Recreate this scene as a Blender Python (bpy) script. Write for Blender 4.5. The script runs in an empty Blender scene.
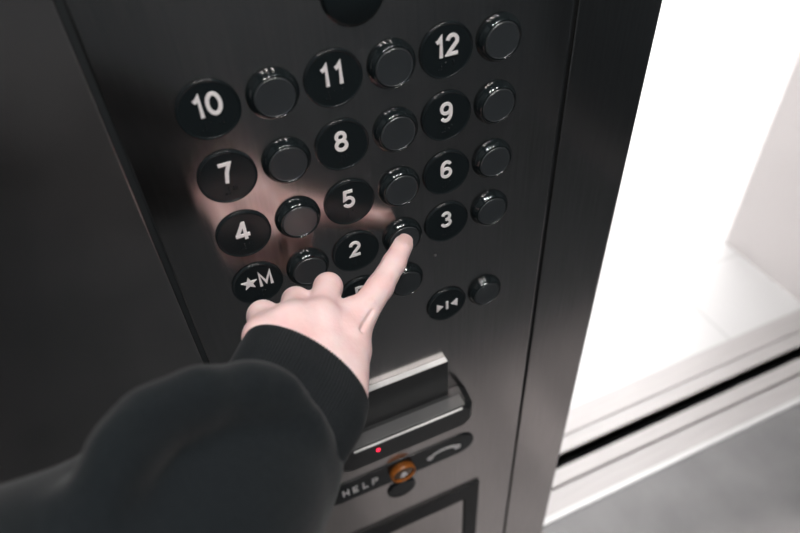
import bpy, bmesh, math, random
import numpy as np
from mathutils import Vector, Matrix
random.seed(7)
scene = bpy.context.scene
COL = scene.collection
Z0 = 1.27            # height of the top button row centre above the cab floor

# ------------------------------------------------------------------ camera
RC = np.array([[0.9148, -0.4009, -0.0494], [-0.3097, -0.6177, -0.7228], [0.2593, 0.6765, -0.6893]])
FPX = 651.8
CAM = np.array([-0.0257, -0.3721, 0.1478 + Z0])

def at(u, v, d):
    """world point seen at pixel (u, v) of the photograph at depth d metres"""
    return CAM + d * (RC.T @ np.array([(u - 400) / FPX, (v - 266.5) / FPX, 1.0]))

cd = bpy.data.cameras.new('camera')
cam = bpy.data.objects.new('camera', cd); COL.objects.link(cam)
cd.sensor_width = 36; cd.lens = FPX * 36 / 800; cd.clip_start = 0.01
m = Matrix.Identity(4)
right, up, back = RC[0], -RC[1], -RC[2]
for i in range(3):
    m[i][0], m[i][1], m[i][2], m[i][3] = right[i], up[i], back[i], CAM[i]
mr = m.to_3x3().to_quaternion().normalized()
cam.rotation_mode = 'QUATERNION'; cam.rotation_quaternion = mr; cam.location = CAM
cd.dof.use_dof = True; cd.dof.focus_distance = 0.50; cd.dof.aperture_fstop = 4.5
scene.camera = cam

# ------------------------------------------------------------------ materials
def mat(name, col, rough=.5, metal=0., spec=.5, coat=0., coat_rough=.05, emit=None, es=0., sss=0., sheen=0.):
    M = bpy.data.materials.new(name); M.use_nodes = True
    b = M.node_tree.nodes['Principled BSDF']
    b.inputs['Base Color'].default_value = (*col, 1)
    b.inputs['Roughness'].default_value = rough
    b.inputs['Metallic'].default_value = metal
    b.inputs['Specular IOR Level'].default_value = spec
    b.inputs['Coat Weight'].default_value = coat
    b.inputs['Coat Roughness'].default_value = coat_rough
    b.inputs['Sheen Weight'].default_value = sheen
    if sss:
        b.inputs['Subsurface Weight'].default_value = sss
        b.inputs['Subsurface Radius'].default_value = (1, .35, .2)
        b.inputs['Subsurface Scale'].default_value = .004
    if emit:
        b.inputs['Emission Color'].default_value = (*emit, 1)
        b.inputs['Emission Strength'].default_value = es
    return M

def noisy(M, scale, c1, c2, detail=4, bump=0., stretch=(1, 1, 1), rough=None, bscale=None, bdist=.001):
    nt = M.node_tree; b = nt.nodes['Principled BSDF']
    tc = nt.nodes.new('ShaderNodeTexCoord'); mp = nt.nodes.new('ShaderNodeMapping')
    mp.inputs['Scale'].default_value = stretch
    nt.links.new(tc.outputs['Object'], mp.inputs['Vector'])
    n = nt.nodes.new('ShaderNodeTexNoise'); n.inputs['Scale'].default_value = scale; n.inputs['Detail'].default_value = detail
    nt.links.new(mp.outputs[0], n.inputs['Vector'])
    r = nt.nodes.new('ShaderNodeValToRGB')
    r.color_ramp.elements[0].position = .3; r.color_ramp.elements[1].position = .7
    r.color_ramp.elements[0].color = (*c1, 1); r.color_ramp.elements[1].color = (*c2, 1)
    nt.links.new(n.outputs['Fac'], r.inputs[0]); nt.links.new(r.outputs[0], b.inputs['Base Color'])
    if rough:
        mr_ = nt.nodes.new('ShaderNodeMapRange'); mr_.inputs['To Min'].default_value = rough[0]; mr_.inputs['To Max'].default_value = rough[1]
        nt.links.new(n.outputs['Fac'], mr_.inputs[0]); nt.links.new(mr_.outputs[0], b.inputs['Roughness'])
    if bump:
        n2 = nt.nodes.new('ShaderNodeTexNoise'); n2.inputs['Scale'].default_value = bscale or scale; n2.inputs['Detail'].default_value = 6
        nt.links.new(mp.outputs[0], n2.inputs['Vector'])
        bp = nt.nodes.new('ShaderNodeBump'); bp.inputs['Strength'].default_value = bump; bp.inputs['Distance'].default_value = bdist
        nt.links.new(n2.outputs['Fac'], bp.inputs['Height']); nt.links.new(bp.outputs[0], b.inputs['Normal'])
    return M

STEEL = noisy(mat('dark_steel', (.2, .19, .185), .22, 1.), 30, (.46, .43, .42), (.53, .49, .48), stretch=(14, 14, .5), rough=(.13, .18))
STEEL2 = noisy(mat('dark_steel_plain', (.2, .19, .185), .26, 1.), 9, (.36, .345, .345), (.42, .40, .40), stretch=(1, 1, 1), rough=(.2, .3))
for M_ in (STEEL, STEEL2):
    b_ = M_.node_tree.nodes['Principled BSDF']; cb = M_.node_tree.nodes.new('ShaderNodeCombineXYZ'); cb.inputs[2].default_value = 1
    M_.node_tree.links.new(cb.outputs[0], b_.inputs['Tangent']); b_.inputs['Anisotropic'].default_value = .8
GROOVE = mat('groove_black', (.022, .026, .028), .6)
PLATE = mat('plate_black', (.0095, .013, .0145), .22, spec=.25)
RIM = mat('collar_black', (.008, .011, .012), .08, spec=.6)
LENS = mat('smoked_lens', (.029, .033, .036), .3, spec=.5, coat=.4, coat_rough=.1)
LENSRIM = mat('lens_rim_grey', (.05, .054, .058), .2, spec=.6)
WHITE = mat('lettering_white', (.85, .81, .81), .5)
PLASTIC = noisy(mat('reader_black_plastic', (.02, .02, .02), .3), 60, (.012, .013, .014), (.018, .019, .02), bump=.2, bscale=900, bdist=.0003)
FRAMEBLACK = mat('frame_black', (.008, .009, .010), .45, spec=.3)
SATIN = mat('reader_satin', (.13, .13, .13), .35, .3)
EDGELIGHT = mat('edge_highlight', (.85, .85, .84), .45, .3)  # pale colour painting the light caught on the reader's edges
RED = mat('red_led', (.4, .0, .01), .4, emit=(1, .02, .06), es=2.5)
ORANGE = mat('amber_plastic', (.42, .13, .02), .3, spec=.5)
AMBERLENS = mat('amber_lens', (.12, .07, .045), .15, spec=.7)
SKIN = noisy(mat('skin', (.8, .5, .45), .45, spec=.35, sss=.2), 48, (.84, .555, .54), (.91, .70, .685), bump=.5, bscale=420, bdist=.0005)
NAIL = mat('fingernail', (.95, .72, .69), .25, spec=.5, sss=.2)
CLOTH = noisy(mat('hoodie_cotton', (.012, .014, .017), .95, spec=.15, sheen=.1), 300, (.006, .0085, .0102), (.009, .0118, .0138), bump=.5, bscale=900, bdist=.0006)
RIBKNIT = noisy(mat('rib_knit', (.010, .011, .013), .95, spec=.15, sheen=.1), 400, (.0065, .0085, .010), (.0095, .0118, .0138))
CABFLOOR = noisy(mat('grey_cab_floor', (.35, .35, .35), .55), 9, (.110, .109, .110), (.150, .148, .149), detail=8, rough=(.4, .6))
DARKFLOOR = noisy(mat('added_dark_floor', (.012, .013, .014), .95, spec=.1), 500, (.036, .042, .045), (.046, .052, .056))  # for the added floor area that darkens the panel's reflection
SILL = noisy(mat('sill_aluminium', (.8, .78, .77), .45, .1), 40, (.30, .287, .283), (.335, .32, .315), stretch=(.2, 3, 1))
SILLLIP = mat('sill_lip', (.46, .46, .46), .35, .1)
CABWALL = mat('dark_laminate', (.045, .056, .062), .5)
CABCEIL = mat('cab_ceiling', (.06, .065, .07), .6)
LOBBYWALL = noisy(mat('lobby_wall_paint', (.8, .76, .75), .7), 2, (.66, .635, .63), (.70, .67, .665))
LAMP = mat('lamp_diffuser', (1, 1, 1), .5, emit=(1, .965, .93), es=1.)
LAMPRIM = mat('lamp_trim', (.6, .6, .6), .4, .5)

# lobby tiles
TILE = mat('lobby_tile', (.86, .855, .85), .35)
nt = TILE.node_tree; b_ = nt.nodes['Principled BSDF']
tc = nt.nodes.new('ShaderNodeTexCoord'); br = nt.nodes.new('ShaderNodeTexBrick')
br.offset = 0; br.inputs['Color1'].default_value = (.42, .417, .417, 1); br.inputs['Color2'].default_value = (.41, .407, .407, 1)
br.inputs['Mortar'].default_value = (.35, .345, .345, 1); br.inputs['Scale'].default_value = 1.0
br.inputs['Brick Width'].default_value = .6; br.inputs['Row Height'].default_value = .6; br.inputs['Mortar Size'].default_value = .004
nt.links.new(tc.outputs['Object'], br.inputs['Vector']); nt.links.new(br.outputs['Color'], b_.inputs['Base Color'])

# ------------------------------------------------------------------ helpers
def link(name, me, material, parent=None):
    o = bpy.data.objects.new(name, me); COL.objects.link(o)
    if material: me.materials.append(material)
    if parent: o.parent = parent
    return o

def obj(name, bm, material, parent=None, smooth=False):
    bmesh.ops.recalc_face_normals(bm, faces=bm.faces)
    me = bpy.data.meshes.new(name); bm.to_mesh(me); bm.free()
    if smooth:
        for p in me.polygons: p.use_smooth = True
    return link(name, me, material, parent)

def tag(o, label, cat, group=None):
    o['label'] = label; o['category'] = cat
    if group: o['group'] = group
    return o

def empty(name, loc, label, cat, group=None):
    o = bpy.data.objects.new(name, None); COL.objects.link(o); o.location = loc
    o.empty_display_size = .02
    return tag(o, label, cat, group)

def box(bm, x0, x1, y0, y1, z0, z1, bev=0., seg=2):
    t = bmesh.new()
    r = bmesh.ops.create_cube(t, size=1)
    for v in t.verts:
        v.co = Vector(((x0 + x1) / 2 + v.co.x * (x1 - x0), (y0 + y1) / 2 + v.co.y * (y1 - y0), (z0 + z1) / 2 + v.co.z * (z1 - z0)))
    if bev: bmesh.ops.bevel(t, geom=t.edges[:], offset=bev, segments=seg, profile=.6, affect='EDGES')
    me = bpy.data.meshes.new('t'); t.to_mesh(me); t.free(); bm.from_mesh(me); bpy.data.meshes.remove(me)

def structure(name, x0, x1, y0, y1, z0, z1, material, bev=0.):
    bm = bmesh.new(); box(bm, x0, x1, y0, y1, z0, z1, bev)
    o = obj(name, bm, material); o['kind'] = 'structure'; return o

def lathe(bm, prof, seg=64, cx=0, cz=0):
    """profile of (radius, height towards the viewer = -y) spun about the y axis"""
    rings = []
    for r, h in prof:
        if r < 1e-6: rings.append([bm.verts.new((cx, -h, cz))])
        else: rings.append([bm.verts.new((cx + r * math.cos(2 * math.pi * k / seg), -h, cz + r * math.sin(2 * math.pi * k / seg))) for k in range(seg)])
    for a, b in zip(rings, rings[1:]):
        for k in range(seg):
            k2 = (k + 1) % seg
            if len(a) == 1 and len(b) == 1: continue
            if len(a) == 1: bm.faces.new((a[0], b[k], b[k2]))
            elif len(b) == 1: bm.faces.new((a[k], a[k2], b[0]))
            else: bm.faces.new((a[k], a[k2], b[k2], b[k]))

def prism(bm, pts, y0, y1):
    """polygon in x,z extruded between y0 (back) and y1 (front)"""
    a = [bm.verts.new((x, y0, z)) for x, z in pts]; b = [bm.verts.new((x, y1, z)) for x, z in pts]
    n = len(pts); bm.faces.new(a); bm.faces.new(b)
    for i in range(n): bm.faces.new((a[i], a[(i + 1) % n], b[(i + 1) % n], b[i]))

def stroke(bm, pts, w, h0, h1, closed=False):
    """a ribbon of width w along 2-D points (x, z) with mitred joints, raised from height h0 to h1"""
    P = [Vector((p[0], p[1])) for p in pts]; n = len(P); L, Rr = [], []
    for i in range(n):
        a = P[(i - 1) % n] if (closed or i > 0) else None
        c = P[(i + 1) % n] if (closed or i < n - 1) else None
        d1 = (P[i] - a).normalized() if a is not None else None
        d2 = (c - P[i]).normalized() if c is not None else None
        if d1 is None: d1 = d2
        if d2 is None: d2 = d1
        n1 = Vector((-d1.y, d1.x)); n2 = Vector((-d2.y, d2.x)); mm = (n1 + n2)
        mm = mm.normalized() if mm.length > 1e-6 else n1
        k = min(1 / max(mm.dot(n1), .45), 2.0)
        L.append(P[i] + mm * (w / 2 * k)); Rr.append(P[i] - mm * (w / 2 * k))
    vs = [[bm.verts.new((q.x, -h, q.y)) for q in S] for S in (L, Rr) for h in (h0, h1)]
    Lb, Lf, Rb, Rf = vs
    rng = range(n if closed else n - 1)
    for i in rng:
        j = (i + 1) % n
        bm.faces.new((Lf[i], Lf[j], Rf[j], Rf[i])); bm.faces.new((Lb[i], Rb[i], Rb[j], Lb[j]))
        bm.faces.new((Lb[i], Lb[j], Lf[j], Lf[i])); bm.faces.new((Rf[i], Rf[j], Rb[j], Rb[i]))
    if not closed:
        for i in (0, n - 1): bm.faces.new((Lb[i], Lf[i], Rf[i], Rb[i]))

def arc(cx, cy, rx, ry, a0, a1, n=14):
    return [(cx + rx * math.cos(math.radians(a0 + (a1 - a0) * k / n)), cy + ry * math.sin(math.radians(a0 + (a1 - a0) * k / n))) for k in range(n + 1)]

# unit glyphs: height 1, width about .52 ; list of (points, closed)
w_ = .26
G = {
 '0': [(arc(0, .5, w_, .42, 0, 360, 28)[:-1], True)],
 '1': [([(-.16, .70), (-.04, .76), (.06, .90), (.06, .0)], False)],
 '2': [(arc(0, .68, .24, .24, 170, -25, 14) + [(-.05, .30), (-.23, .09), (.27, .09)], False)],
 '3': [(arc(-.01, .70, .22, .22, 160, -80, 14) + [(-.04, .49)], False), ([(-.04, .49)] + arc(-.01, .28, .25, .22, 80, -165, 16), False)],
 '4': [([(.13, .0), (.13, .99)], False), ([(.10, .93), (-.27, .27)], False), ([(-.36, .25), (.34, .25)], False)],
 '5': [([(.24, .92), (-.16, .92), (-.21, .50)] + arc(-.01, .32, .25, .25, 130, -155, 18), False)],
 '6': [(arc(0, .30, .25, .24, 0, 360, 24)[:-1], True), ([(-.25, .30)] + arc(.02, .56, .27, .37, 178, 40, 12), False)],
 '7': [([(-.25, .92), (.24, .92), (.06, .52), (-.04, .0)], False)],
 '8': [(arc(0, .72, .21, .20, 0, 360, 24)[:-1], True), (arc(0, .29, .25, .23, 0, 360, 24)[:-1], True)],
 '9': [(arc(0, .68, .25, .25, 0, 360, 24)[:-1], True), ([(.25, .68)] + arc(-.02, .42, .27, .36, -2, -140, 12), False)],
 'M': [([(-.30, .0), (-.30, .93), (0, .22), (.30, .93), (.30, .0)], False)],
 'P': [([(-.22, .0), (-.22, .92)] + arc(.02, .70, .22, .22, 90, -90, 10) + [(-.22, .48)], False)],
 'H': [([(-.24, .0), (-.24, 1)], False), ([(.24, .0), (.24, 1)], False), ([(-.24, .5), (.24, .5)], False)],
 'E': [([(.22, .07), (-.22, .07), (-.22, .93), (.22, .93)], False), ([(-.22, .5), (.16, .5)], False)],
 'L': [([(-.2, 1), (-.2, .07), (.22, .07)], False)],
}
def glyph(bm, ch, cx, cz, h, w, h0, h1, sx=1.):
    for i, (pts, closed) in enumerate(G[ch]):
        stroke(bm, [(cx + x * h * sx, cz + (z - .5) * h) for x, z in pts], w, h0, h1 + i * .00012, closed)

# ------------------------------------------------------------------ signed-distance modelling (one continuous surface)
def capsule(P, a, b, ra, rb):
    a = np.array(a); b = np.array(b); ba = b - a; pa = P - a
    h = np.clip((pa @ ba) / (ba @ ba), 0, 1)
    return np.linalg.norm(pa - h[..., None] * ba, axis=-1) - (ra + (rb - ra) * h)
def ball(P, c, r): return np.linalg.norm(P - np.array(c), axis=-1) - r
def smin(a, b, k):
    h = np.maximum(k - np.abs(a - b), 0) / k
    return np.minimum(a, b) - h * h * k * .25
def smax(a, b, k): return -smin(-a, -b, k)

def surface_net(fn, lo, hi, step, name, smooth_it=2):
    lo = np.array(lo); hi = np.array(hi); n = np.ceil((hi - lo) / step).astype(int) + 1
    ax = [lo[i] + step * np.arange(n[i]) for i in range(3)]
    F = np.empty(n, dtype=np.float32)
    for i in range(n[0]):
        Y, Z = np.meshgrid(ax[1], ax[2], indexing='ij')
        F[i] = fn(np.stack([np.full_like(Y, ax[0][i]), Y, Z], -1))
    I = F < 0
    acc = np.zeros((n[0] - 1, n[1] - 1, n[2] - 1, 3)); cnt = np.zeros(acc.shape[:3])
    cells = acc.shape[:3]
    for d in range(3):
        s0 = [slice(None)] * 3; s1 = [slice(None)] * 3; s0[d] = slice(0, -1); s1[d] = slice(1, None)
        A, B = F[tuple(s0)], F[tuple(s1)]; cross = (A < 0) != (B < 0)
        idx = np.argwhere(cross)
        t = A[cross] / (A[cross] - B[cross])
        p = idx.astype(float); p[:, d] += t
        o1, o2 = [e for e in range(3) if e != d]
        for q in (0, 1):
            for r in (0, 1):
                c = idx.copy(); c[:, o1] -= q; c[:, o2] -= r
                ok = np.all((c >= 0) & (c < np.array(cells)), axis=1)
                cc = c[ok]; np.add.at(acc, (cc[:, 0], cc[:, 1], cc[:, 2]), p[ok]); np.add.at(cnt, (cc[:, 0], cc[:, 1], cc[:, 2]), 1)
    used = cnt > 0; ids = -np.ones(cells, int); ids[used] = np.arange(used.sum())
    V = acc[used] / cnt[used][:, None]
    faces = []
    for d in range(3):
        s0 = [slice(None)] * 3; s1 = [slice(None)] * 3; s0[d] = slice(0, -1); s1[d] = slice(1, None)
        inA = I[tuple(s0)]; inB = I[tuple(s1)]; cross = inA != inB
        idx = np.argwhere(cross); fl = inA[cross]
        o1, o2 = (d + 1) % 3, (d + 2) % 3
        ok = (idx[:, o1] > 0) & (idx[:, o2] > 0) & (idx[:, o1] < cells[o1]) & (idx[:, o2] < cells[o2])
        idx, fl = idx[ok], fl[ok]
        q = []
        for (da, db) in ((0, 0), (1, 0), (1, 1), (0, 1)):
            c = idx.copy(); c[:, o1] -= da; c[:, o2] -= db; q.append(ids[c[:, 0], c[:, 1], c[:, 2]])
        q = np.stack(q, 1); q[~fl] = q[~fl][:, ::-1]
        faces.append(q)
    Fc = np.concatenate(faces)
    # a little Laplacian smoothing
    E = np.concatenate([Fc[:, [0, 1]], Fc[:, [1, 2]], Fc[:, [2, 3]], Fc[:, [3, 0]]])
    E = np.concatenate([E, E[:, ::-1]])
    for _ in range(smooth_it):
        S = np.zeros_like(V); C = np.zeros(len(V)); np.add.at(S, E[:, 0], V[E[:, 1]]); np.add.at(C, E[:, 0], 1)
        V = .5 * V + .5 * S / C[:, None]
    V = lo + V * step
    me = bpy.data.meshes.new(name); me.from_pydata(V.tolist(), [], Fc.tolist()); me.update()
    for p in me.polygons: p.use_smooth = True
    return me

# ------------------------------------------------------------------ the cab front and the panel
XL, XG1, XG2, XE = -.75, -.0565, .262, .3392
HC = 2.35
structure('wall_front', XL, XE, .0048, .118, 0, HC, GROOVE)
structure('trim_1', XL + .002, XG1 - .002, 0, .0045, .02, HC - .02, STEEL2, .0012)
structure('trim_2', XG2 + .002, XE, 0, .0045, .02, HC - .02, STEEL, .0012)
structure('trim_3', XE - .002, XE + .0015, 0.0008, .118, 0, HC, STEEL2)
bm = bmesh.new(); box(bm, XG1 + .002, XG2 - .002, -.0004, .0045, .001, HC-.02, .0014)
box(bm, .0578, .0590, -.0005, 0, Z0 - .66, Z0 - .590)
cp = obj('control_panel', bm, STEEL)
tag(cp, 'tall dark brushed steel faceplate carrying the elevator buttons and card reader', 'panel')

PIT, OFF, ROW = .08, .0402, .0495
cx_ = {'A': 0, 'B': OFF, 'C': PIT, 'D': PIT + OFF, 'E': 2 * PIT, 'F': 2 * PIT + OFF}
FS = -.0004          # face of the panel
def pos(c, r): return (cx_[c], FS, Z0 - r * ROW)

BR = {'1': '1', '2': '12', '3': '14', '4': '145', '5': '15', '6': '124', '7': '1245', '8': '125', '9': '24', '0': '245', '#': '3456', 'M': '134', 'P': '1234', 'C': '14', '*': '35'}
def braille(bm, text, cz):
    cell = .0056; n = len(text)
    for i, ch in enumerate(text):
        x0 = (i - (n - 1) / 2) * cell
        for d in BR[ch]:
            k = int(d) - 1; px = x0 + (-.0011 if k < 3 else .0011); pz = cz + (1 - k % 3) * .0022
            bmesh.ops.create_icosphere(bm, subdivisions=2, radius=.00065, matrix=Matrix.Translation((px, -.00205, pz)))

def plate(c, r, text, label):
    t = empty('number_plate', pos(c, r), label, 'number plate', 'round black number plates on the elevator panel')
    bm = bmesh.new(); R = .0197
    lathe(bm, [(0, 0), (R, 0), (R, .0016), (R - .0003, .0021), (R - .0008, .0023), (R - .0013, .0021), (R - .0016, .0018), (0, .0018)], 72)
    d = obj('disc', bm, PLATE, t, False); sm(d)
    bm = bmesh.new(); lab = ''; zt = .0042; h0, h1 = .0017, .0026
    if text == '*M':
        cxs, czs, R1, R2 = -.0062, .0038, .0064, .0027
        prism(bm, [(cxs + (R1 if k % 2 == 0 else R2) * math.sin(k * math.pi / 5), czs + (R1 if k % 2 == 0 else R2) * math.cos(k * math.pi / 5)) for k in range(10)], -h0, -h1)
        nm = 'star_mark'; obj(nm, bm, WHITE, t)
        bm = bmesh.new(); glyph(bm, 'M', .0064, zt, .0138, .0022, h0, h1); obj('letter', bm, WHITE, t); br_ = '*M'
    elif text == '><':
        prism(bm, [(-.0105, .0045), (-.0105, -.0050), (-.0042, -.0002)], -h0, -h1)
        prism(bm, [(.0105, .0045), (.0105, -.0050), (.0042, -.0002)], -h0, -h1)
        box(bm, -.0011, .0011, -h1, -h0, -.0052, .0047)
        obj('door_close_symbol', bm, WHITE, t); br_ = None
    else:
        n = len(text); wd = .0092
        for i, ch in enumerate(text): glyph(bm, ch, (i - (n - 1) / 2) * wd - .0008, zt, .0154, .0024, h0, h1, .95)
        obj('numeral' if text.isdigit() else 'letter', bm, WHITE, t); br_ = '#' + text if text.isdigit() else text
    if br_:
        bm = bmesh.new(); braille(bm, br_, -.0098); bb = obj('braille_dots', bm, PLATE, t, True)
    return t

def sm(o, ang=35):
    me = o.data
    for p in me.polygons: p.use_smooth = True
    bm = bmesh.new(); bm.from_mesh(me)
    for e in bm.edges: e.smooth = e.calc_face_angle(0) < math.radians(ang)
    bm.to_mesh(me); bm.free()

for c, r, txt, lab in [
    ('A', 1, '10', 'round black plate with a raised white 10'), ('C', 1, '11', 'round black plate with a raised white 11'),
    ('E', 1, '12', 'round black plate with a raised white 12'), ('A', 2, '7', 'round black plate with a raised white 7'),
    ('C', 2, '8', 'round black plate with a raised white 8'), ('E', 2, '9', 'round black plate with a raised white 9'),
    ('A', 3, '4', 'round black plate with a raised white 4'), ('C', 3, '5', 'round black plate with a raised white 5'),
    ('E', 3, '6', 'round black plate with a raised white 6'), ('A', 4, '*M', 'round black plate with a white star and letter M'),
    ('C', 4, '2', 'round black plate with a raised white 2'), ('E', 4, '3', 'round black plate with a raised white 3'),
    ('C', 5, 'P', 'round black letter plate mostly hidden behind the pointing finger'),
    ('E', 6, '><', 'round black plate with white door-close arrows')]:
    plate(c, r, txt, lab)

# pushbuttons: dark collar and a raised lens cap
def make_button(label):
    t = empty('push_button', (0, 0, 0), label, 'elevator button', 'round push buttons on the elevator panel')
    bm = bmesh.new()
    lathe(bm, [(0, 0), (.0170, 0), (.0170, .0014), (.0167, .0024), (.0161, .0036), (.0152, .0050), (.0147, .0058), (.0142, .0063), (.0137, .0064), (.0133, .0060), (.0132, .0052), (0, .0052)], 72)
    sm(obj('collar', bm, RIM, t), 50)
    bm = bmesh.new()
    lathe(bm, [(0, .0050), (.0131, .0050), (.0131, .0058), (.0127, .0062), (.0120, .0063), (.007, .0059), (0, .0057)], 72)
    c = obj('lens_cap', bm, LENS, t); sm(c, 60)
    bm = bmesh.new()
    lathe(bm, [(.01305, .0059), (.0128, .0064), (.0125, .0066), (.0122, .0064), (.0121, .0060)], 72)
    k = obj('lens_rim', bm, LENSRIM, c); sm(k, 60)
    return t
def dup(root, loc, label):
    r = root.copy(); COL.objects.link(r); r.location = loc; r['label'] = label
    for ch in list(root.children):
        c = ch.copy(); COL.objects.link(c); c.parent = r
        for g in list(ch.children):
            d = g.copy(); COL.objects.link(d); d.parent = c
    return r
b0 = None
for c, r, lab in [
    ('B', 1, 'smoked round push button beside the 10 plate'), ('D', 1, 'smoked round push button beside the 11 plate'),
    ('F', 1, 'smoked round push button beside the 12 plate'), ('B', 2, 'smoked round push button beside the 7 plate'),
    ('D', 2, 'smoked round push button beside the 8 plate'), ('F', 2, 'smoked round push button beside the 9 plate'),
    ('B', 3, 'smoked round push button beside the 4 plate, mirroring pink skin'), ('D', 3, 'smoked round push button beside the 5 plate'),
    ('F', 3, 'smoked round push button beside the 6 plate'), ('B', 4, 'smoked round push button beside the star M plate, above the curled fingers'),
    ('D', 4, 'smoked round push button being pressed by the fingertip'), ('F', 4, 'smoked round push button beside the 3 plate'),
    ('D', 5, 'smoked round push button half hidden behind the finger, beside the letter plate'),
    ('F', 6, 'smoked round push button beside the door-close plate')]:
    if b0 is None: b0 = make_button(lab); b0.location = pos(c, r); first = b0
    else: dup(first, pos(c, r), lab)

# the dark round plate cut by the top of the picture
t = empty('indicator_disc', (.0985, FS, Z0 + .001), 'black glossy blank disc above the 11 plate at the top of the panel', 'disc')
bm = bmesh.new(); lathe(bm, [(0, 0), (.0195, 0), (.0195, .002), (.019, .003), (.0178, .0038), (0, .0046)], 72)
sm(obj('disc', bm, PLATE, t), 40)
bm = bmesh.new(); lathe(bm, [(.0202, 0), (.0202, .0012), (.0196, .0016), (.0195, 0)], 72); sm(obj('rim', bm, RIM, t), 40)

# small screw right of the pressed button
bm = bmesh.new(); lathe(bm, [(0, 0), (.0013, 0), (.0012, .0004), (.0006, .0008), (0, .0009)], 20, .1497, Z0 - .2317)
s = obj('screw', bm, SATIN); s.location = (0, FS, 0); tag(s, 'tiny steel screw in the bare panel between the 3 and door-close plates', 'screw')

# ------------------------------------------------------------------ card reader
t = empty('card_reader', (.1, FS, Z0 - .5), 'black card reader box with a red light below the buttons', 'card reader')
def child(name, bm, M, parent, smooth=False):
    o = obj(name, bm, M, None, smooth); o.parent = parent
    o.matrix_parent_inverse = Matrix.Translation(-Vector(parent.location)); return o
bm = bmesh.new(); box(bm, .028, .1595, -.0070, FS, Z0 - .440, Z0 - .3755, .0012, 3); child('back_plate', bm, PLASTIC, t)
bm = bmesh.new(); box(bm, .030, .1585, -.0069, -.0005, Z0 - .3760, Z0 - .3745, .0003, 1); child('top_strip', bm, EDGELIGHT, t)['label'] = 'painted highlight along the top edge'  # highlight on the plate's top edge, painted as a pale strip
def octo(x0, x1, z0, z1, c): return [(x0 + c, z0), (x1 - c, z0), (x1, z0 + c), (x1, z1 - c), (x1 - c, z1), (x0 + c, z1), (x0, z1 - c), (x0, z0 + c)]
bm = bmesh.new()
back = octo(.022, .1835, Z0 - .490, Z0 - .432, .010); front = octo(.031, .1755, Z0 - .4680, Z0 - .4345, .008)
A = [bm.verts.new((x, FS, z)) for x, z in back]; B = [bm.verts.new((x, -.020, z)) for x, z in octo(.025, .1815, Z0 - .478, Z0 - .4330, .009)]
Cc = [bm.verts.new((x, -.027, z)) for x, z in front]
bm.faces.new(A); bm.faces.new(Cc)
for P_, Q_ in ((A, B), (B, Cc)):
    for i in range(8): bm.faces.new((P_[i], P_[(i + 1) % 8], Q_[(i + 1) % 8], Q_[i]))
bmesh.ops.bevel(bm, geom=bm.edges[:], offset=.0009, segments=2, affect='EDGES')
hs = child('housing', bm, PLASTIC, t)
bm = bmesh.new(); box(bm, .038, .1700, -.0255, -.0110, Z0 - .4345, Z0 - .4322, .0006, 2); child('card_shelf', bm, SATIN, t)['label'] = 'grey satin top shelf'
bm = bmesh.new(); box(bm, .0435, .1655, -.0285, -.0262, Z0 - .4362, Z0 - .4340, .0006, 2); child('lip', bm, EDGELIGHT, t)['label'] = 'painted highlight on the lip along the front edge'  # pale bar painted for light catching the housing's front top edge
bm = bmesh.new(); bmesh.ops.create_uvsphere(bm, u_segments=20, v_segments=12, radius=.0023, matrix=Matrix.Translation((.0690, -.0268, Z0 - .4475))); child('indicator_light', bm, RED, t, True)['label'] = 'glowing red light'

# ------------------------------------------------------------------ help plate
ZH = Z0 - .5520
t = empty('help_plate', (.1, FS, ZH), 'long black rounded plate reading HELP with a telephone handset symbol', 'sign')
def stadium(x0, x1, z, r):
    return arc(x1 - r, z, r, r, -90, 90, 14) + arc(x0 + r, z, r, r, 90, 270, 14)
bm = bmesh.new(); prism(bm, stadium(.004, .1965, ZH, .0190), FS, -.0022)
bmesh.ops.bevel(bm, geom=[e for e in bm.edges if all(v.co.y < -.001 for v in e.verts)], offset=.0006, segments=2, affect='EDGES')
child('plate', bm, PLATE, t)
bm = bmesh.new()
for i, ch in enumerate('HELP'): glyph(bm, ch, .0310 + i * .0120, ZH, .0125, .0024, .002, .0028)
child('help_lettering', bm, WHITE, t)
bm = bmesh.new()
hc = (.1560, ZH - .007)
stroke(bm, arc(hc[0], hc[1], .0195, .0125, 22, 158, 16), .0046, .0019, .0029)
for s_ in (-1, 1): 
    prism(bm, [(hc[0] + s_ * (.0180 + .0044 * math.cos(a)), hc[1] + .0050 + .0044 * math.sin(a)) for a in [2 * math.pi * k / 16 for k in range(16)]], -.0019, -.00295)
child('handset_symbol', bm, WHITE, t)

t = empty('help_button', (.1005, -.0022, ZH), 'amber-ringed round alarm button in the middle of the HELP plate', 'button')
bm = bmesh.new(); lathe(bm, [(.0142, 0), (.0155, 0), (.0158, .003), (.0155, .0065), (.0146, .0078), (.0136, .0078), (.0132, .0066), (.0132, .001)], 64); sm(obj('amber_ring', bm, ORANGE, t), 50)
bm = bmesh.new(); lathe(bm, [(0, .0005), (.0130, .0005), (.0130, .0050), (.0120, .0062), (.006, .0068), (0, .0070)], 64); sm(obj('lens_cap', bm, AMBERLENS, t), 50)
bm = bmesh.new()
prism(bm, [(-.0052, -.0035), (.0052, -.0035), (.0038, -.0012), (.0034, .0022), (.0018, .0042), (0, .0049), (-.0018, .0042), (-.0034, .0022), (-.0038, -.0012)], -.0062, -.0074)
prism(bm, [(.0016 * math.cos(a), -.0050 + .0013 * math.sin(a)) for a in [2 * math.pi * k / 12 for k in range(12)]], -.0060, -.0072)
obj('bell_symbol', bm, WHITE, t)

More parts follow.
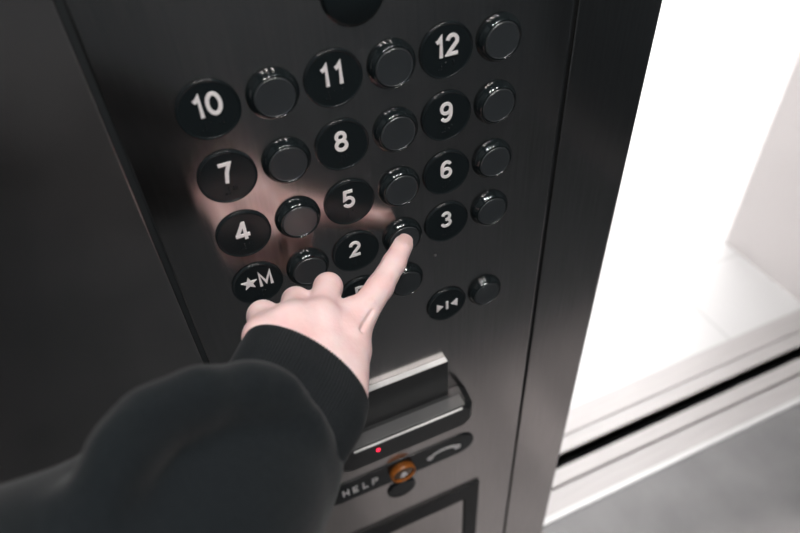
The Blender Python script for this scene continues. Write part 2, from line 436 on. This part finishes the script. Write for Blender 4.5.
t = empty('blank_disc', (.0990, FS, Z0 - .5965), 'dark blank round disc just below the amber-ringed alarm button', 'disc')
bm = bmesh.new(); lathe(bm, [(0, 0), (.0185, 0), (.0185, .0014), (.018, .0019), (0, .0021)], 64); sm(obj('disc', bm, PLATE, t), 40)
bm = bmesh.new(); lathe(bm, [(.0165, .002), (.0163, .0025), (.0155, .0027), (.0150, .002)], 64); sm(obj('raised_ring', bm, RIM, t), 60)

# ------------------------------------------------------------------ black frame low on the panel
t = empty('display_frame', (.09, FS, Z0 - .78), 'black rectangular frame low on the panel around a steel insert', 'frame')
bm = bmesh.new(); x0, x1, z0, z1, a_, b2 = -.035, .2080, Z0 - .92, Z0 - .662, .0215, .034
o_ = [(x0, z0), (x1, z0), (x1, z1), (x0, z1)]; i_ = [(x0 + a_, z0 + b2), (x1 - a_, z0 + b2), (x1 - a_, z1 - b2), (x0 + a_, z1 - b2)]
R4 = [[bm.verts.new((x, y, z)) for x, z in pts] for pts, y in ((o_, FS), (o_, -.004), (i_, -.004), (i_, FS))]
for q in range(4):
    A, B = R4[q], R4[(q + 1) % 4]
    for i in range(4): bm.faces.new((A[i], A[(i + 1) % 4], B[(i + 1) % 4], B[i]))
bmesh.ops.recalc_face_normals(bm, faces=bm.faces)
bmesh.ops.bevel(bm, geom=[e for e in bm.edges if all(v.co.y < -.003 for v in e.verts)], offset=.001, segments=2, affect='EDGES')
child('border', bm, FRAMEBLACK, t)
bm = bmesh.new(); box(bm, x0 + a_, x1 - a_, -.0012, FS, z0 + b2, z1 - b2); child('insert', bm, STEEL, t)['label'] = 'plain steel insert'

# ------------------------------------------------------------------ cab shell
XR, YB = 1.48, -1.75
structure('floor', XL - .1, XR + .1, YB - .1, .118, -.06, 0, CABFLOOR)
structure('floor_darkener', XL + .06, XR - .06, YB + .06, -.58, -.001, .003, DARKFLOOR)  # added unseen dark field, darkening what the upper panel reflects
structure('wall_left', XL - .1, XL, YB - .1, .118, 0, HC, CABWALL)
structure('wall_back', XL, XR, YB - .1, YB, 0, HC, CABWALL)
structure('wall_right', XR, XR + .1, YB - .1, .29, 0, HC, CABWALL)
structure('ceiling', XL - .1, XR + .1, YB - .1, .29, HC, HC + .06, CABCEIL)
# sills
structure('trim_4', XE + .0015, XR, .118, .131, -.06, .003, SILLLIP, .001)
bm = bmesh.new(); box(bm, XE - .6, XR, .131, .180, -.06, .0005, .001); box(bm, XE - .6, XR, .186, .222, -.06, .0005, .001); box(bm, XE - .6, XR, .131, .222, -.06, -.012)
s = obj('trim_5', bm, SILL); s['kind'] = 'structure'
bm = bmesh.new(); box(bm, XE - .6, XR, .252, .288, -.06, .0005, .001); box(bm, XE - .6, XR, .291, .350, -.06, .0005, .001); box(bm, XE - .6, XR, .252, .350, -.06, -.004)
s = obj('trim_6', bm, SILL); s['kind'] = 'structure'
structure('trim_7', XE - .6, XR, .222, .252, -.10, -.040, FRAMEBLACK)
# lobby
LH = 2.6
structure('floor_lobby', XE - 2.5, 4.5, .350, 6, -.06, 0, TILE)
structure('wall_lobby_right', 1.475, 4.5, .36, .66, 0, LH, LOBBYWALL)
structure('wall_lobby_left', XE - 2.5, .28, .30, .60, 0, LH, LOBBYWALL)
structure('wall_lobby_head', .28, 1.475, .30, .60, 2.15, LH, LOBBYWALL)
structure('wall_lobby_back', XE - 2.5, 4.5, 6, 6.1, 0, LH, LOBBYWALL)
structure('wall_lobby_east', 4.5, 4.6, .36, 6.1, 0, LH, LOBBYWALL)
structure('wall_lobby_west', XE - 2.6, XE - 2.5, .30, 6.1, 0, LH, LOBBYWALL)
structure('ceiling_lobby', XE - 2.6, 4.6, .30, 6.1, LH, LH + .06, LOBBYWALL)

# lamps: recessed downlights in the cab, added floor spots, light panels in the lobby
LAMPC = mat('cab_lamp_glow', (1, 1, 1), .5, emit=(1, .97, .95), es=340.)
LAMPL = mat('lobby_lamp_glow', (1, 1, 1), .5, emit=(1, .985, .98), es=30.)
k = 0
for x, y, where in [(-.25, -.45, 'front left'), (.1, -.45, 'front middle'), (.5, -.45, 'front right'), (-.25, -1.0, 'middle row, left'), (.1, -1.0, 'middle row, centre'), (.5, -1.0, 'middle row, right')]:
    t = empty('downlight', (x, y, HC), 'round recessed cab ceiling light, ' + where, 'ceiling light', 'round downlights in the cab ceiling')
    bm = bmesh.new(); bmesh.ops.create_cone(bm, cap_ends=True, segments=32, radius1=.045, radius2=.045, depth=.006, matrix=Matrix.Translation((0, 0, -.004))); obj('trim_ring', bm, LAMPRIM, t)
    bm = bmesh.new(); bmesh.ops.create_cone(bm, cap_ends=True, segments=32, radius1=.036, radius2=.036, depth=.004, matrix=Matrix.Translation((0, 0, -.009))); obj('diffuser', bm, LAMPC, t)
for x, where in ((.38, 'close behind the panel edge'), (.80, 'in front of the door opening')):  # added spots, brightening the floor that the lower panel reflects
    t = empty('downlight', (x, -.33, HC), 'added narrow spotlight brightening the cab floor, ' + where, 'ceiling light', 'added spotlights for the floor reflected in the panel')
    bm = bmesh.new(); lathe(bm, [(.03, 0), (.045, 0), (.045, .006), (.03, .006), (.03, 0)], 32)
    q = obj('trim_ring', bm, LAMPRIM, t); q.rotation_euler = (math.pi / 2, 0, 0)
    ld = bpy.data.lights.new('added_spot', 'SPOT'); ld.energy = 130; ld.color = (1, .92, .89); ld.spot_size = math.radians(15); ld.spot_blend = .4; ld.shadow_soft_size = .025
    lo_ = bpy.data.objects.new('added_spot', ld); COL.objects.link(lo_); lo_.parent = t; lo_.location = (0, 0, -.012)
for x, y, where in [(.9, 1.6, 'nearest the cab'), (2.4, 1.6, 'nearest the right wall'), (.9, 3.4, 'middle of the lobby'), (2.4, 3.4, 'deep in the lobby')]:
    t = empty('light_panel', (x, y, LH), 'square white lobby ceiling light panel, ' + where, 'ceiling light', 'square light panels in the lobby ceiling')
    bm = bmesh.new(); box(bm, -.46, .46, -.46, .46, -.02, 0, .002); obj('frame', bm, LAMPRIM, t)
    bm = bmesh.new(); box(bm, -.44, .44, -.44, .44, -.026, -.02); obj('diffuser', bm, LAMPL, t)

# ------------------------------------------------------------------ the person: left hand, cuff, sleeve
person = empty('person', tuple(at(300, 400, .40)), 'outstretched left arm in a black hoodie pressing a button with the index finger', 'person')
def pchild(name, me, M, parent=person):
    o = link(name, me, M); o.parent = parent
    o.matrix_parent_inverse = Matrix.Translation(-Vector(person.location)); return o

IM = at(345, 336, .452); IP = at(380, 287, .482); ID = at(394, 263, .4985); IT = at(403.0, 245.0, .5095)
MM = at(320, 320, .448); MP = at(328, 287, .480); MD = at(322, 312, .503); MT = at(312, 332, .490)
RM = at(291, 324, .434); RP = at(296, 301, .468); RD = at(292, 325, .489); RT = at(286, 345, .474)
PM = at(264.5, 337, .420); PP = at(263, 316, .449); PD = at(265, 335, .467); PT = at(264, 352, .455)
W1 = at(318, 398, .404); W2 = at(286, 392, .394)
F1 = at(284, 440, .372); F2 = at(270, 434, .367)
TC = at(345, 394, .415); TM = at(352, 352, .448); TP = at(340, 338, .485); TT = at(322, 322, .505)
def hand(P):
    d = capsule(P, W1, IM, .0155, .0125)
    for a, b, ra, rb in [(W1, MM, .0165, .0130), (W2, RM, .0165, .0125), (W2, PM, .0150, .0118), (W1, F1, .017, .020), (W2, F2, .0155, .018), (MM, PM, .010, .010), (IM, RM, .010, .010)]:
        d = smin(d, capsule(P, a, b, ra, rb), .012)
    # thenar mass and thumb, tucked under the palm
    d = smin(d, capsule(P, TC, TM, .0150, .0125), .010)
    f = smin(capsule(P, TM, TP, .0110, .0098), capsule(P, TP, TT, .0098, .0080), .004); d = smin(d, f, .006)
    # web between thumb and index
    d = smin(d, capsule(P, TM, (IM * .55 + IP * .45), .0095, .0085), .006)
    for a, b, c, e, r in [(PM, PP, PD, PT, (.0112, .0108, .0088, .0072)), (RM, RP, RD, RT, (.0115, .0102, .0092, .0075)), (MM, MP, MD, MT, (.0118, .0106, .0096, .0078))]:
        f = smin(capsule(P, a, b, r[0], r[1]), capsule(P, b, c, r[1] * .97, r[2]), .003)
        f = smin(f, capsule(P, c, e, r[2], r[3]), .003); d = smin(d, f, .006)
    f = smin(capsule(P, IM, IP, .0130, .0101), capsule(P, IP, ID, .0100, .0090), .003)
    f = smin(f, capsule(P, ID, IT, .0089, .0080), .003)
    d = smin(d, f, .007)
    d = smin(d, capsule(P, (MM + IM) / 2, at(351, 309, .466), .0105, .0080), .006)
    # knuckle heads
    up_ = -RC[2] * .004
    for q, r in ((IM, .0118), (MM, .0120), (RM, .0112), (PM, .0102)): d = smin(d, ball(P, q + up_ * .8, r), .006)
    # crease between index root and thumb web
    ca, cb = at(371.5, 311, .4590), at(361, 330, .4430)
    d = smax(d, -capsule(P, ca, cb, .0005, .0010), .0034)
    return d
allp = np.array([IT, IP, MP, RP, PP, PM, TC, F1, F2, W1, W2, TT, TM, PT, RD, MD])
hm = surface_net(hand, allp.min(0) - .03, allp.max(0) + .03, .0009, 'hand', 3)
body = pchild('hand', hm, SKIN)

# fingernail of the index finger
fd = IT - ID; fd /= np.linalg.norm(fd)
toc = CAM - IT; toc /= np.linalg.norm(toc); nn = toc - fd * (toc @ fd); nn /= np.linalg.norm(nn); nn = nn + .25*np.cross(fd, nn)*0; sd = np.cross(fd, nn)
bm = bmesh.new(); NU, NV = 12, 12; grid = []
for j in range(NV + 1):
    row = []
    for i in range(NU + 1):
        s, t_ = -1 + 2 * i / NU, -1 + 2 * j / NV
        # superellipse outline
        q = (abs(s) ** 2.6 + abs(t_) ** 2.6) ** (1 / 2.6) if (s or t_) else 0
        mxx = max(abs(s), abs(t_)); k_ = (mxx / q) if q else 1
        s, t_ = s * k_, t_ * k_
        ang = s * .74; rr = .0086
        p = IT + fd * (.0006 + t_ * .0049) + nn * (rr * math.cos(ang) + .0001 - .0007 * max(t_, 0) ** 2 - .0003) + sd * (rr * math.sin(ang))
        row.append(bm.verts.new(p))
    grid.append(row)
for j in range(NV):
    for i in range(NU): bm.faces.new((grid[j][i], grid[j][i + 1], grid[j + 1][i + 1], grid[j + 1][i]))
bmesh.ops.solidify(bm, geom=bm.faces[:], thickness=.0006)
o = obj('fingernail', bm, NAIL, None, True); o.parent = person; o.matrix_parent_inverse = Matrix.Translation(-Vector(person.location))

# sleeve
S0 = at(296, 400, .392); S1 = at(268, 440, .376); S2 = at(250, 462, .364); S3 = at(200, 515, .335); S4 = at(140, 572, .305); S5 = at(0, 660, .262); S6 = at(-170, 780, .215)
S7 = S6 + np.array([-.05, -.20, .06])
ARMN = (S0 - S2) / np.linalg.norm(S0 - S2)
def ringpts(c, n, rad, k=28):
    n = n / np.linalg.norm(n); a = np.cross(n, [0, 0, 1.]); a /= np.linalg.norm(a); b = np.cross(n, a)
    return [c + rad * (math.cos(2 * math.pi * i / k) * a + math.sin(2 * math.pi * i / k) * b) for i in range(k)]
rim_c, rim_n = S1, at(308, 378, .405) - S2
rim = ringpts(rim_c, rim_n, .034)
def sleeve(P):
    d = capsule(P, S1, S2, .033, .041)
    for a, b, ra, rb in [(S2, S3, .043, .053), (S3, S4, .053, .050), (S4, S5, .050, .058), (S5, S6, .060, .065), (S6, S7, .065, .075)]:
        d = smin(d, capsule(P, a, b, ra, rb), .03)
    # drooping folds
    for pts, r in FOLDS:
        for a, b in zip(pts, pts[1:]): d = smin(d, capsule(P, a, b, r, r), .016)
    for pts, r in VALLEYS:
        for a, b in zip(pts, pts[1:]): d = smax(d, -capsule(P, a, b, r, r), .014)
    # open end where the cuff comes out
    n = rim_n / np.linalg.norm(rim_n)
    d = smax(d, (P - (rim_c + n * .012)) @ n, .008)
    return d
FOLDS = [([at(95, 500, .262), at(122, 450, .270), at(152, 416, .284), at(200, 395, .300), at(248, 388, .322), at(282, 390, .338), at(304, 420, .352), at(312, 468, .364), at(302, 515, .366)], .0105)]
VALLEYS = [([at(118, 458, .249), at(160, 430, .262), at(205, 410, .277), at(255, 402, .296)], .0026), ([at(150, 520, .240), at(175, 545, .245), at(190, 590, .255)], .002)]
sp = np.array([S0, S1, S2, S3, S4, S5, S6, S7])
sme = surface_net(sleeve, sp.min(0) - .09, sp.max(0) + .09, .0035, 'sleeve', 4)
slv = pchild('hoodie_sleeve', sme, CLOTH)

# ribbed cuff: a knitted tube turned in at the opening
def loft_cuff():
    c0, c1, c2, c3 = at(307, 373, .409), at(298, 394, .393), at(284, 418, .378), at(270, 442, .364)
    n0 = RC.T @ np.array([.36, -.52, .775])
    rows = []
    stations = [(.0, c0, .030, .9), (.10, c0, .9, 1.0), (.0, c0, 1, 1)]
    maj0 = RC.T @ np.array([.83, .56, 0]);
    path = [c0, c1, c2, c3]
    def sect(c, n, A, B, ribs):
        n = n / np.linalg.norm(n); a = maj0 - n * (maj0 @ n); a /= np.linalg.norm(a); b = np.cross(n, a)
        out = []
        for i in range(640):
            th = 2 * math.pi * i / 640; rb_ = ribs * math.cos(th * 128)
            out.append(c + a * (A + rb_) * math.cos(th) + b * (B + rb_) * math.sin(th))
        return out
    A0, B0 = .0450, .0305
    nn_ = [n0, n0 * .8 + (c0 - c2) / np.linalg.norm(c0 - c2) * .2, n0 * .4 + (c1 - c3) / np.linalg.norm(c1 - c3) * .6, (c1 - c3)]
    u0 = n0 / np.linalg.norm(n0)
    rows.append(sect(c0 - u0 * .020, n0, A0 - .0035, B0 - .0035, 0))
    rows.append(sect(c0 - u0 * .002, n0, A0 - .0030, B0 - .0030, .0003))
    rows.append(sect(c0 + u0 * .0002, n0, A0 - .0018, B0 - .0018, .0004))
    rows.append(sect(c0 - u0 * .0004, n0, A0 - .0005, B0 - .0005, .00045))
    N = 14
    for k in range(N + 1):
        s = k / N * 3; i = min(int(s), 2); f_ = s - i
        c = path[i] * (1 - f_) + path[i + 1] * f_; n = nn_[i] * (1 - f_) + nn_[i + 1] * f_
        w = k / N
        rows.append(sect(c - u0 * .002 * (1 - w), n, A0 + .0005 * math.sin(w * 6) - .002 * w, B0 + .004 * w, .00045))
    V = [p for r in rows for p in r]; Fc = []
    for j in range(len(rows) - 1):
        for i in range(640):
            i2 = (i + 1) % 640; Fc.append((j * 640 + i, j * 640 + i2, (j + 1) * 640 + i2, (j + 1) * 640 + i))
    me = bpy.data.meshes.new('cuff'); me.from_pydata([tuple(v) for v in V], [], Fc); me.update()
    for p in me.polygons: p.use_smooth = True
    return me
cuff = link('ribbed_cuff', loft_cuff(), RIBKNIT); cuff.parent = slv
cuff.matrix_parent_inverse = (Matrix.Translation(Vector(person.location)) @ slv.matrix_parent_inverse).inverted()

# ------------------------------------------------------------------ world and view
w = bpy.data.worlds.new('world'); scene.world = w; w.use_nodes = True
w.node_tree.nodes['Background'].inputs[0].default_value = (.8, .9, 1, 1)
w.node_tree.nodes['Background'].inputs[1].default_value = .2
scene.view_settings.view_transform = 'Standard'; scene.view_settings.look = 'None'
scene.view_settings.exposure = 0; scene.view_settings.gamma = 1
scene.view_settings.use_curve_mapping = False
